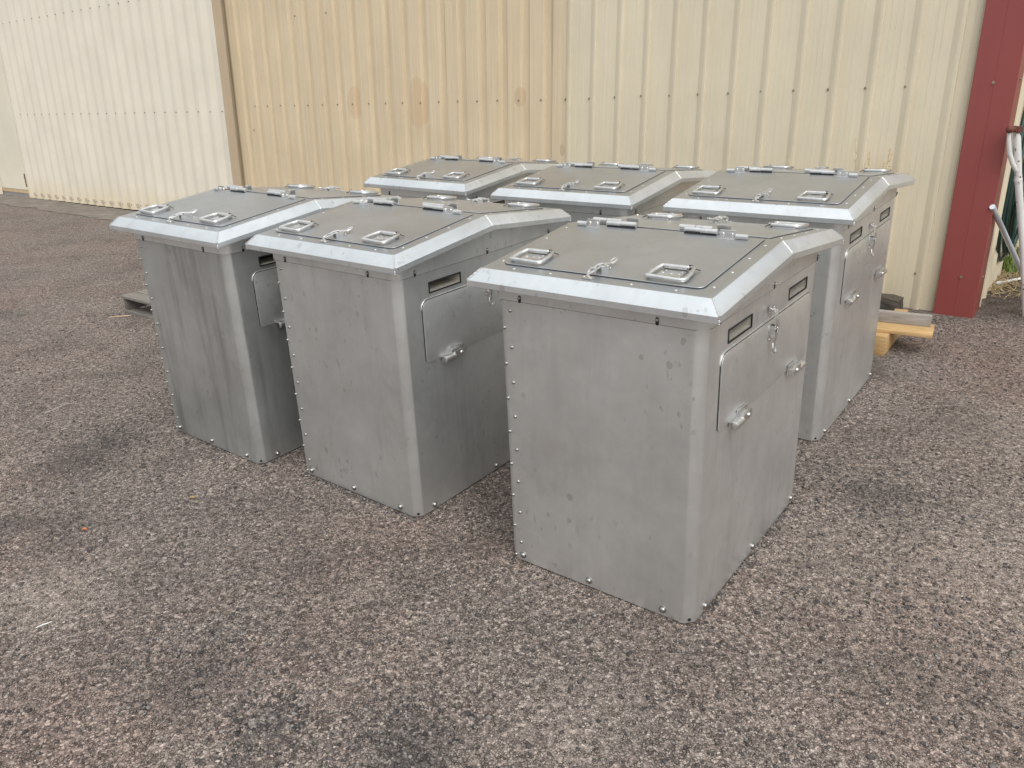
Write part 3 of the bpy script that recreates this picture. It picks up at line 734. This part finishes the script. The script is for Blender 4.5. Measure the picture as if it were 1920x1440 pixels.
tag(apron().build('concrete_apron', CONC, smooth=30), 'narrow worn concrete strip under the sliding door', kind='structure')

# ---------------------------------------------------------------- timber
def wood(name, light, dark, rough=.65, sc_=(1, 9, 9)):
    t = NT(name); v = t.coord(sc_, 13)
    g = t.noise(v, 5, 6, .6, 1.2).outputs[0]; f = t.noise(t.coord((2, 30, 30), 13), 5, 3, .6).outputs[0]; b = t.noise(t.coord((1, 1, 1), 9), 7, 3).outputs[0]
    c = t.mix(t.ramp(g, (.35, 0), (.65, 1)), light, dark); c = t.mix(1.0, c, t.ramp(f, (.3, .86), (.7, 1.1)), 'MULTIPLY'); c = t.mix(1.0, c, t.ramp(b, (.3, .88), (.7, 1.08)), 'MULTIPLY')
    return t.out(Base_Color=c, Roughness=rough, Normal=t.bump(f, .35, .002))
PINE = wood('pine_timber', (.56, .375, .175), (.42, .26, .11))
GREYW = wood('grey_timber', (.36, .33, .30), (.26, .24, .22))
PALE = wood('weathered_pallet_timber', (.26, .24, .21), (.14, .125, .11))
DARKW = wood('rotten_timber', (.10, .085, .065), (.05, .042, .033), .9)
def board(mb, a, b, w_, h_, z):
    """board from a to b (centre line), width w_, height h_, underside z; mesh in its own frame"""
    pass
def beam(name, parent, rootm, a, ang, L_, w_, h_, z, mat, bev=.002):
    """front-right lower corner a (x, y); runs back-left along -dir"""
    m = MB(); m.box((-L_/2, w_/2, h_/2), (L_, w_, h_))
    o = m.build(name, mat, parent, smooth=30, bevel=bev)
    wm = Matrix.Translation((a[0], a[1], z)) @ Matrix.Rotation(ang, 4, 'Z')
    o.matrix_local = rootm.inverted() @ wm if parent else wm
    return o
pz = gz(2.2, 4.3)
rm_ = tr(2.1, 4.3, pz)
pal = tag(empty('timber_pallet', m=rm_), 'new yellow pine plank on square bearers beside the right back bin', 'pallet')
beam('deck_board', pal, rm_, (2.352, 4.095), R(-30.5), 1.05, .205, .021, pz+.1165, PINE)
for x, y in ((2.125, 4.150), (1.42, 4.58)):
    b = beam('bearer', pal, rm_, (x, y), R(-36.5), .075, .60, .116, pz, PINE)
gb = beam('timber_bar', None, None, (2.405, 4.225), R(-30.5), .85, .035, .066, pz+.138, GREYW)
tag(gb, 'weathered grey bar lying on top of the yellow pine plank', 'timber bar')
# old pallet at left
ang = R(-37.6); rl = Matrix.Translation((-2.905, 5.713, gz(-2.9, 5.7))) @ Matrix.Rotation(ang, 4, 'Z')
op = tag(empty('weathered_pallet', m=rl), 'old weathered grey pallet half hidden behind the leftmost bin', 'pallet')
def pb(name, x, y, z, lx, ly, lz, mat=PALE):
    m = MB(); m.box((lx/2, ly/2, lz/2), (lx, ly, lz)); o = m.build(name, mat, op, smooth=30, bevel=.002); o.matrix_local = tr(x, y, z)
for y in (0, .125, .27, .415, .56, .705, .85): pb('top_board', random.uniform(-.012, .004), y, .112, 1.1, .108 if y else .115, .020)
for x in (.0, .53, 1.06): pb('stringer', x, .012, .020, .04, .93, .092, wood('dark_stringer', (.15, .135, .12), (.09, .08, .07)) if x == 0 else PALE)
for y in (0, .42, .85): pb('bottom_board', 0, y, .001, 1.1, .10, .019)
# rotten sleeper by the wall
bm = bmesh.new(); bmesh.ops.create_cube(bm, size=1); bmesh.ops.subdivide_edges(bm, edges=bm.edges, cuts=9, use_grid_fill=True)
for v in bm.verts:
    v.co = Vector((v.co.x*.62, v.co.y*.16, v.co.z*.11))
    nn = mnoise.noise_vector(v.co*14)*.010 + mnoise.noise_vector(v.co*45)*.005; v.co += nn
    if v.co.x > .27: v.co.z -= (v.co.x-.27)*.35
me = bpy.data.meshes.new('old_sleeper'); bm.to_mesh(me); bm.free(); me.materials.append(DARKW)
q = P0+WX*(-.345)+WY*(-.15)
slp = link('old_sleeper', me, None, Matrix.Translation((q.x, q.y, gz(q.x, q.y)+.048)) @ WM.to_3x3().to_4x4())
tag(slp, 'dark rotten timber sleeper lying against the foot of the cream wall', 'sleeper')

# ---------------------------------------------------------------- plants
def leafmat(name, a, b, trans=.0):
    t = NT(name); v = t.coord(rnd=0); n = t.noise(v, 18, 3).outputs[0]
    return t.out(Base_Color=t.mix(t.ramp(n, (.35, 0), (.65, 1)), a, b), Roughness=.6)
STRAW = leafmat('dry_straw', (.52, .42, .22), (.38, .27, .13)); GREEN = leafmat('green_grass', (.10, .19, .03), (.22, .30, .06)); STRAW2 = leafmat('pale_seed', (.74, .68, .44), (.58, .42, .24))
def blade(m, base, tip, bow, w_, n=7, side=None):
    base, tip = Vector(base), Vector(tip); d = tip-base
    side = side or Vector((d.y, -d.x, 0)).normalized() if abs(d.x)+abs(d.y) > 1e-5 else Vector((1, 0, 0))
    bow = Vector(bow); vs = []; fs = []
    for i in range(n+1):
        u = i/n; p = base.lerp(tip, u)+bow*math.sin(math.pi*u); ww = w_*(1-u**1.6)*.5+.0004
        vs += [p-side*ww, p+Vector((0, 0, 0))+side.cross(d).normalized()*ww*.35, p+side*ww]
    for i in range(n):
        for k in range(2): fs.append((i*3+k, i*3+k+1, i*3+k+4, i*3+k+3))
    m.add(vs, fs)
def seedhead(m, a, b, r=.006):
    a, b = Vector(a), Vector(b); d = (b-a)
    for i in range(16):
        u = i/15; p = a+d*u; ang_ = i*2.4
        o = Vector((math.cos(ang_), math.sin(ang_), .4))*r*(1-.5*u); m.tube([p, p+o*.6+d*.03, p+o+d*.08], [.0014, .0030, .0006], 5)
def wp(s, off, t): return P0+WX*s-WY*off+WZ*t
m = MB(); sh = MB()
stalks = [(-.463, 1.075, .10), (-.385, .93, .12), (-.36, .955, .10), (-.345, .90, .14), (-.245, 1.02, .1), (-.225, .99, .12), (-.27, .93, .1), (-.29, .9, .15), (-.31, .86, .09), (-.20, .87, .1), (-.40, .84, .12), (-.36, 1.0, .13)]
for i, (s, t, off) in enumerate(stalks):
    bs = -.315+random.uniform(-.03, .03); b0 = wp(bs, off, .0); tp = wp(s, off, t); b0.z = gz(b0.x, b0.y)-.01
    mid_ = (tp-b0)*.0; m.tube([b0, b0.lerp(tp, .35)-WX*(s-bs)*.12, b0.lerp(tp, .7)-WX*(s-bs)*.08, tp], [.0032, .0027, .0022, .0010], 5)
    seedhead(sh, b0.lerp(tp, .78), tp, .016 if i in (0, 4, 5) else .020)
for i in range(26):
    a0 = random.uniform(0, 6.28); b0 = wp(-.315+random.uniform(-.06, .06), .12+random.uniform(-.04, .04), 0); b0.z = gz(b0.x, b0.y)-.01
    blade(m, b0, b0+Vector((math.cos(a0)*.08, math.sin(a0)*.06, random.uniform(.5, .88))), (math.cos(a0)*.03, math.sin(a0)*.03, 0), .006)
dg = empty('dry_grass', wp(-.315, .12, 0)); m2 = m.build('stalks', STRAW, dg, smooth=0); m3 = sh.build('seed_heads', STRAW2, dg, smooth=0)
for o in (m2, m3): o.matrix_parent_inverse = tr(*dg.location).inverted()
tag(dg, 'tall dry grass tuft against the wall behind the right back bin', 'grass tuft')
m = MB(); b0 = wp(-.80, .1, 0); tp = wp(-.885, .1, .985); m.tube([b0, b0.lerp(tp, .5)+WX*.02, b0.lerp(tp, .9)+WX*.015, tp-WZ*.03], [.002, .0016, .001, .0006], 5); seedhead(m, b0.lerp(tp, .9)+WX*.012, tp-WZ*.035, .006)
b2 = wp(-.79, .1, 0); m.tube([b2, wp(-.72, .1, .5), wp(-.715, .1, .945)], [.002, .0014, .0006], 5); seedhead(m, wp(-.717, .1, .90), wp(-.715, .1, .95), .005)
tag(m.build('grass_stalk', STRAW2, smooth=0), 'pair of thin dry grass stalks peeping over the right back bin', 'grass stalk')
m = MB(); gb0 = Vector((3.84, 5.86, gz(3.84, 5.86)))
for i in range(170):
    a0 = random.uniform(0, 6.28); rr = random.uniform(0, .14); b = gb0+Vector((math.cos(a0)*rr, math.sin(a0)*rr, -.01)); a1 = random.uniform(0, 6.28); h = random.uniform(.07, .24)
    blade(m, b, b+Vector((math.cos(a1)*h*.5, math.sin(a1)*h*.5, h)), (0, 0, h*.15), random.uniform(.004, .008))
tag(m.build('green_grass_tuft', GREEN, smooth=0), 'small bright green grass tuft beside the shed side wall', 'grass tuft')
m = MB()
for i in range(260):
    x, y = random.gauss(3.52, .14), random.gauss(5.42, .15)
    if i % 3 == 0: x, y = random.gauss(3.82, .10), random.gauss(5.72, .1)
    z = gz(x, y)+.004; a0 = random.uniform(0, 6.28); l = random.uniform(.04, .16); dx, dy = math.cos(a0)*l, math.sin(a0)*l
    m.tube([(x, y, z), (x+dx*.5+random.uniform(-.015, .015), y+dy*.5+random.uniform(-.015, .015), z+random.uniform(.0, .05)), (x+dx, y+dy, z+random.uniform(0, .02))], .0013, 4)
tag(m.build('straw_litter', STRAW, smooth=0), 'dead straw scattered at the foot of the side wall', kind='stuff')

# ---------------------------------------------------------------- things by the side wall
t = NT('chipped_white_paint'); cc = t.coord(); n1_ = t.noise(cc, 22, 5, .65).outputs[0]; n2_ = t.noise(cc, 6, 4).outputs[0]
WHITE = t.out(Base_Color=t.mix(t.ramp(n1_, (.63, 0), (.67, 1)), t.mix(t.ramp(n2_, (.4, 0), (.75, .5)), (.68, .67, .66), (.48, .44, .40)), (.13, .05, .03)), Roughness=.5)
RUST = simple('rusty_joint', (.16, .055, .04), .75, .3, .5, 40, .5)
st = empty('pipe_stand', (3.27, 4.75, gz(3.27, 4.75)))
def world_part(mb, name, mat, root, **k):
    k_ = .88; mb.v = [(x*k_, y*k_, 1.6+(z-1.6)*k_) for x, y, z in mb.v]
    o = mb.build(name, mat, root, **k); o.matrix_parent_inverse = Matrix.Translation(root.location).inverted(); return o
m = MB()
m.tube([(3.424, 5.40, 1.085), (3.447, 5.40, 1.00), (3.470, 5.40, .90), (3.505, 5.40, .76), (3.62, 5.40, .35), (3.70, 5.40, .04), (3.762, 5.40, -.215)], [.018, .020, .0225, .0225, .0225, .0225, .0225], 14)
m.tube([(3.501, 5.40, .775), (3.506, 5.40, .755)], .0255, 14)
world_part(m, 'main_tube', WHITE, st, smooth=50)
m = MB(); m.tube([(3.377, 5.40, 1.09), (3.385, 5.40, 1.03), (3.405, 5.40, .95), (3.440, 5.40, .88), (3.475, 5.395, .83)], [.012, .013, .015, .016, .016], 12)
world_part(m, 'branch_tube', WHITE, st, smooth=50)
m = MB(); m.tube([(3.40, 5.42, 1.08), (3.425, 5.42, .99), (3.45, 5.42, .92)], .009, 10)
world_part(m, 'brace_tube', WHITE, st, smooth=50)
m = MB(); m.tube([(3.47, 5.44, 1.05), (3.50, 5.44, .93), (3.53, 5.44, .80), (3.66, 5.46, .35), (3.82, 5.50, -.21)], .015, 12)
world_part(m, 'rear_tube', WHITE, st, smooth=50)
m = MB(); m.dome((3.375, 5.39, 1.095), (-.6, -.5, .6), .024, .016, 12, flat=.010); m.tube([(3.365, 5.40, 1.102), (3.392, 5.40, 1.100), (3.42, 5.40, 1.098), (3.447, 5.40, 1.096)], [.018, .022, .021, .023], 12)
m.tube([(3.425, 5.375, 1.095), (3.425, 5.430, 1.100)], [.023, .02], 12); m.tube([(3.425, 5.372, 1.095), (3.425, 5.370, 1.095)], .010, 10)
world_part(m, 'pivot_joint', RUST, st, smooth=50)
tag(st, 'chipped white tubular stand with a rusty top joint by the side wall', 'pipe stand')
m = MB(); a = Vector((2.985, 4.795, .703)); b = Vector((3.73, 5.40, gz(3.73, 5.4)+.012)); m.tube([a, a.lerp(b, .5), b], .0165, 14)
GALV = simple('pale_conduit', (.62, .66, .72), .35, .3, .08, 30)
tag(m.build('leaning_pipe', GALV, smooth=50), 'pale grey blue pipe leaning from the red post to the ground', 'pipe')
m = MB(); z_ = gz(3.6, 5.5)
m.tube([(3.600, 5.497, z_+.016), (3.70, 5.54, z_+.018), (3.95, 5.63, z_+.02)], [.010, .010, .010], 10); m.tube([(3.545, 5.478, z_+.012), (3.562, 5.484, z_+.014), (3.585, 5.492, z_+.015), (3.62, 5.505, z_+.016)], [.008, .017, .014, .010], 10)
tag(m.build('ground_rod', WHITE, smooth=50), 'short white rod with a flattened end lying on the dirt', 'rod')
# garden hose coil
HOSE = simple('dark_green_hose', (.012, .040, .034), .35, 0, .2, 20)
def sp(off, t, s_): return P0+WX*s_-WY*off+WZ*t
m = MB()
for k in range(7):
    a_, b_ = .50-.045*k+random.uniform(-.015, .015), .60-.035*k+random.uniform(-.03, .03); pts = []
    for i in range(44):
        q_ = 2*math.pi*i/44
        pts.append(sp(-1.0-.02*k+a_*math.sin(q_)+.015*math.sin(3*q_+k), .94-.5*b_*.15+b_*math.cos(q_)*(1.0 if math.cos(q_) > 0 else 1.08)+.012*math.sin(2*q_+k), .388+.014*(k % 4)+.006*math.sin(2*q_+k*1.7)))
    m.tube(pts, .0125, 9, closed=True)
for o_, zz, ra, rb in ((-.86, .66, .22, .22), (-1.0, .50, .26, .20), (-.92, .42, .16, .13)):
    m.tube([sp(o_+ra*math.cos(q_), zz+rb*math.sin(q_), .445+.01*math.sin(q_)) for q_ in [2*math.pi*i/30 for i in range(30)]], .0125, 9, closed=True)
hr = empty('garden_hose', sp(-1.0, .3, .42)); hose = m.build('hose_coil', HOSE, hr, smooth=60); hose.matrix_parent_inverse = Matrix.Translation(hr.location).inverted()
m = MB(); m.tube([sp(-1.0, 1.44, .355), sp(-1.0, 1.44, .47), sp(-1.0, 1.50, .48)], .008, 8); hk = m.build('wall_hook', RUST, hr, smooth=60); hk.matrix_parent_inverse = Matrix.Translation(hr.location).inverted()
tag(hr, 'coil of dark green garden hose hanging on the shed side wall', 'hose')

# ---------------------------------------------------------------- loose stones lying on the asphalt (uncountable)
def loose_gravel(n):
    rng = np.random.default_rng(3)
    ph = (1+5**.5)/2
    ico = np.array([(-1, ph, 0), (1, ph, 0), (-1, -ph, 0), (1, -ph, 0), (0, -1, ph), (0, 1, ph), (0, -1, -ph), (0, 1, -ph), (ph, 0, -1), (ph, 0, 1), (-ph, 0, -1), (-ph, 0, 1)])/math.sqrt(1+ph*ph)
    fc = np.array([(0, 11, 5), (0, 5, 1), (0, 1, 7), (0, 7, 10), (0, 10, 11), (1, 5, 9), (5, 11, 4), (11, 10, 2), (10, 7, 6), (7, 1, 8), (3, 9, 4), (3, 4, 2), (3, 2, 6), (3, 6, 8), (3, 8, 9), (4, 9, 5), (2, 4, 11), (6, 2, 10), (8, 6, 7), (9, 8, 1)])
    cl = [(-.69, 1.60, .07), (-.33, 1.55, .09), (-.95, 1.9, .12), (1.2, 1.85, .2), (1.4, 2.64, .15), (2.3, 4.2, .3), (3.4, 5.0, .3), (.3, 2.0, .4), (2.8, 4.85, .2), (-1.9, 3.4, .15)]
    k = int(n*.20); pts = np.empty((n, 2)); pts[k:, 0] = rng.uniform(-3.2, 3.4, n-k); pts[k:, 1] = 1.15+rng.beta(1.0, 1.7, n-k)*5.2
    for i in range(k):
        c = cl[i % len(cl)]; pts[i] = rng.normal((c[0], c[1]), c[2])
    e_ = 1100; ed = np.empty((e_, 2))
    for i in range(e_):                                    # grit gathered along the bin bases
        bx, by, a, dz, tx, ty = BOXES[i % 6]; u = rng.uniform(0, 1); g = .0045+rng.exponential(.007)
        lx, ly = (u*W, -g) if i % 2 else (W+g, u*D)
        ed[i] = bx+lx*math.cos(a)-ly*math.sin(a), by+lx*math.sin(a)+ly*math.cos(a)
    pts = np.vstack([pts, ed]); n = len(pts); keep = np.ones(n, bool)
    for bx, by, a, dz, tx, ty in BOXES:
        dx, dy = pts[:, 0]-bx, pts[:, 1]-by; lx = dx*math.cos(a)+dy*math.sin(a); ly = -dx*math.sin(a)+dy*math.cos(a)
        keep &= ~((lx > -.004) & (lx < W+.004) & (ly > -.004) & (ly < D+.004))
    s_ = (pts[:, 0]-P0.x)*WX.x+(pts[:, 1]-P0.y)*WX.y; o_ = (pts[:, 0]-P0.x)*WY.x+(pts[:, 1]-P0.y)*WY.y
    keep &= ~((o_ > -.09) & (s_ < .42)); pts = pts[keep]; n = len(pts)
    r = rng.uniform(.0022, .0048, n)*(1+rng.exponential(.25, n)).clip(1, 2.2)
    z = ground_np(pts[:, 0], pts[:, 1])
    an = rng.uniform(0, 6.28, n); sx = rng.uniform(.8, 1.35, n); sz = rng.uniform(.45, .85, n)
    V = ico[None]*(1+rng.uniform(-.22, .22, (n, 12)))[..., None]*r[:, None, None]
    X_ = V[..., 0]*sx[:, None]; Y_ = V[..., 1]; Z_ = V[..., 2]*sz[:, None]
    Vx = X_*np.cos(an)[:, None]-Y_*np.sin(an)[:, None]+pts[:, :1]; Vy = X_*np.sin(an)[:, None]+Y_*np.cos(an)[:, None]+pts[:, 1:]; Vz = Z_+(z+r*sz*.35)[:, None]
    co = np.stack([Vx, Vy, Vz], -1).reshape(-1, 3); F_ = (fc[None]+12*np.arange(n)[:, None, None]).reshape(-1, 3)
    me_ = bpy.data.meshes.new('loose_gravel'); me_.vertices.add(len(co)); me_.vertices.foreach_set('co', co.ravel())
    me_.loops.add(F_.size); me_.loops.foreach_set('vertex_index', F_.ravel()); me_.polygons.add(len(F_))
    me_.polygons.foreach_set('loop_start', np.arange(0, F_.size, 3)); me_.polygons.foreach_set('loop_total', np.full(len(F_), 3)); me_.update(); me_.validate()
    return me_
t = NT('loose_stone'); cc = t.n('TexCoord').outputs['Object']; wn = t.n('TexVoronoi', {'Vector': cc, 'Scale': 90.0}).outputs['Color']; ch_ = t.n('SeparateColor', {0: wn}).outputs[0]
LST = t.out(Base_Color=t.ramp(ch_, (0, (.022, .021, .021)), (.45, (.07, .06, .056)), (.8, (.15, .132, .122)), (1, (.27, .245, .225))), Roughness=.7)
gm = loose_gravel(26000); gm.materials.append(LST)
tag(link('loose_gravel', gm), 'loose grey brown stones lying scattered over the asphalt', kind='stuff')

# ---------------------------------------------------------------- litter on the asphalt
def stick(name, a, l, ang_, r_, mat, label, cat):
    z = gz(*a)+r_*1.0+.002; d = Vector((math.cos(ang_), math.sin(ang_), 0))*l/2; p = Vector((a[0], a[1], z)); m = MB()
    m.tube([p-d, p-d*.3+Vector((0, .001, .001)), p+d*.4, p+d], [r_*.8, r_, r_, r_*.7], 7)
    tag(m.build(name, mat, smooth=50), label, cat)
stick('wood_splinter', (-2.88, 5.585), .155, R(12), .004, wood('splinter', (.60, .45, .30), (.5, .35, .22)), 'tan wood splinter on the asphalt in front of the weathered pallet', 'splinter')
def leaf(a, l, mat, label):
    z = gz(*a)+.004; m = MB(); vs = []
    for i in range(7):
        u = i/6; w_ = l*.28*math.sin(math.pi*min(max(u, .04), .98)); h = .006*math.sin(u*3)
        vs += [(a[0]+l*(u-.5), a[1]-w_, z+h+.004), (a[0]+l*(u-.5), a[1], z+h), (a[0]+l*(u-.5), a[1]+w_, z+h+.005)]
    m.add(vs, [(i*3+k, i*3+k+1, i*3+k+4, i*3+k+3) for i in range(6) for k in range(2)])
    tag(m.build('dry_leaf', mat, smooth=40), label, 'leaf')
leaf((-1.67, 2.601), .024, simple('orange_leaf', (.42, .14, .05), .7), 'small orange leaf lying on the asphalt at the left')
leaf((-1.33, 2.812), .026, simple('ochre_leaf', (.32, .22, .08), .7), 'small yellow brown leaf on the asphalt between orange leaf and bins')
stick('white_rod_offcut', (-1.525, 2.045), .046, R(38), .0018, simple('white_plastic', (.75, .76, .75), .4), 'small white rod offcut lying on the asphalt at lower left', 'offcut')
m = MB(); z = gz(-2.42, 3.83)+.004
m.tube([(-2.47, 3.79, z), (-2.44, 3.82, z+.004), (-2.41, 3.86, z+.012), (-2.40, 3.90, z+.004), (-2.43, 3.92, z), (-2.445, 3.89, z+.004)], .0014, 6)
tag(m.build('wire_scrap', simple('pale_wire', (.6, .58, .54), .4, .4), smooth=50), 'thin pale curled wire scrap on the asphalt left of the bins', 'wire')
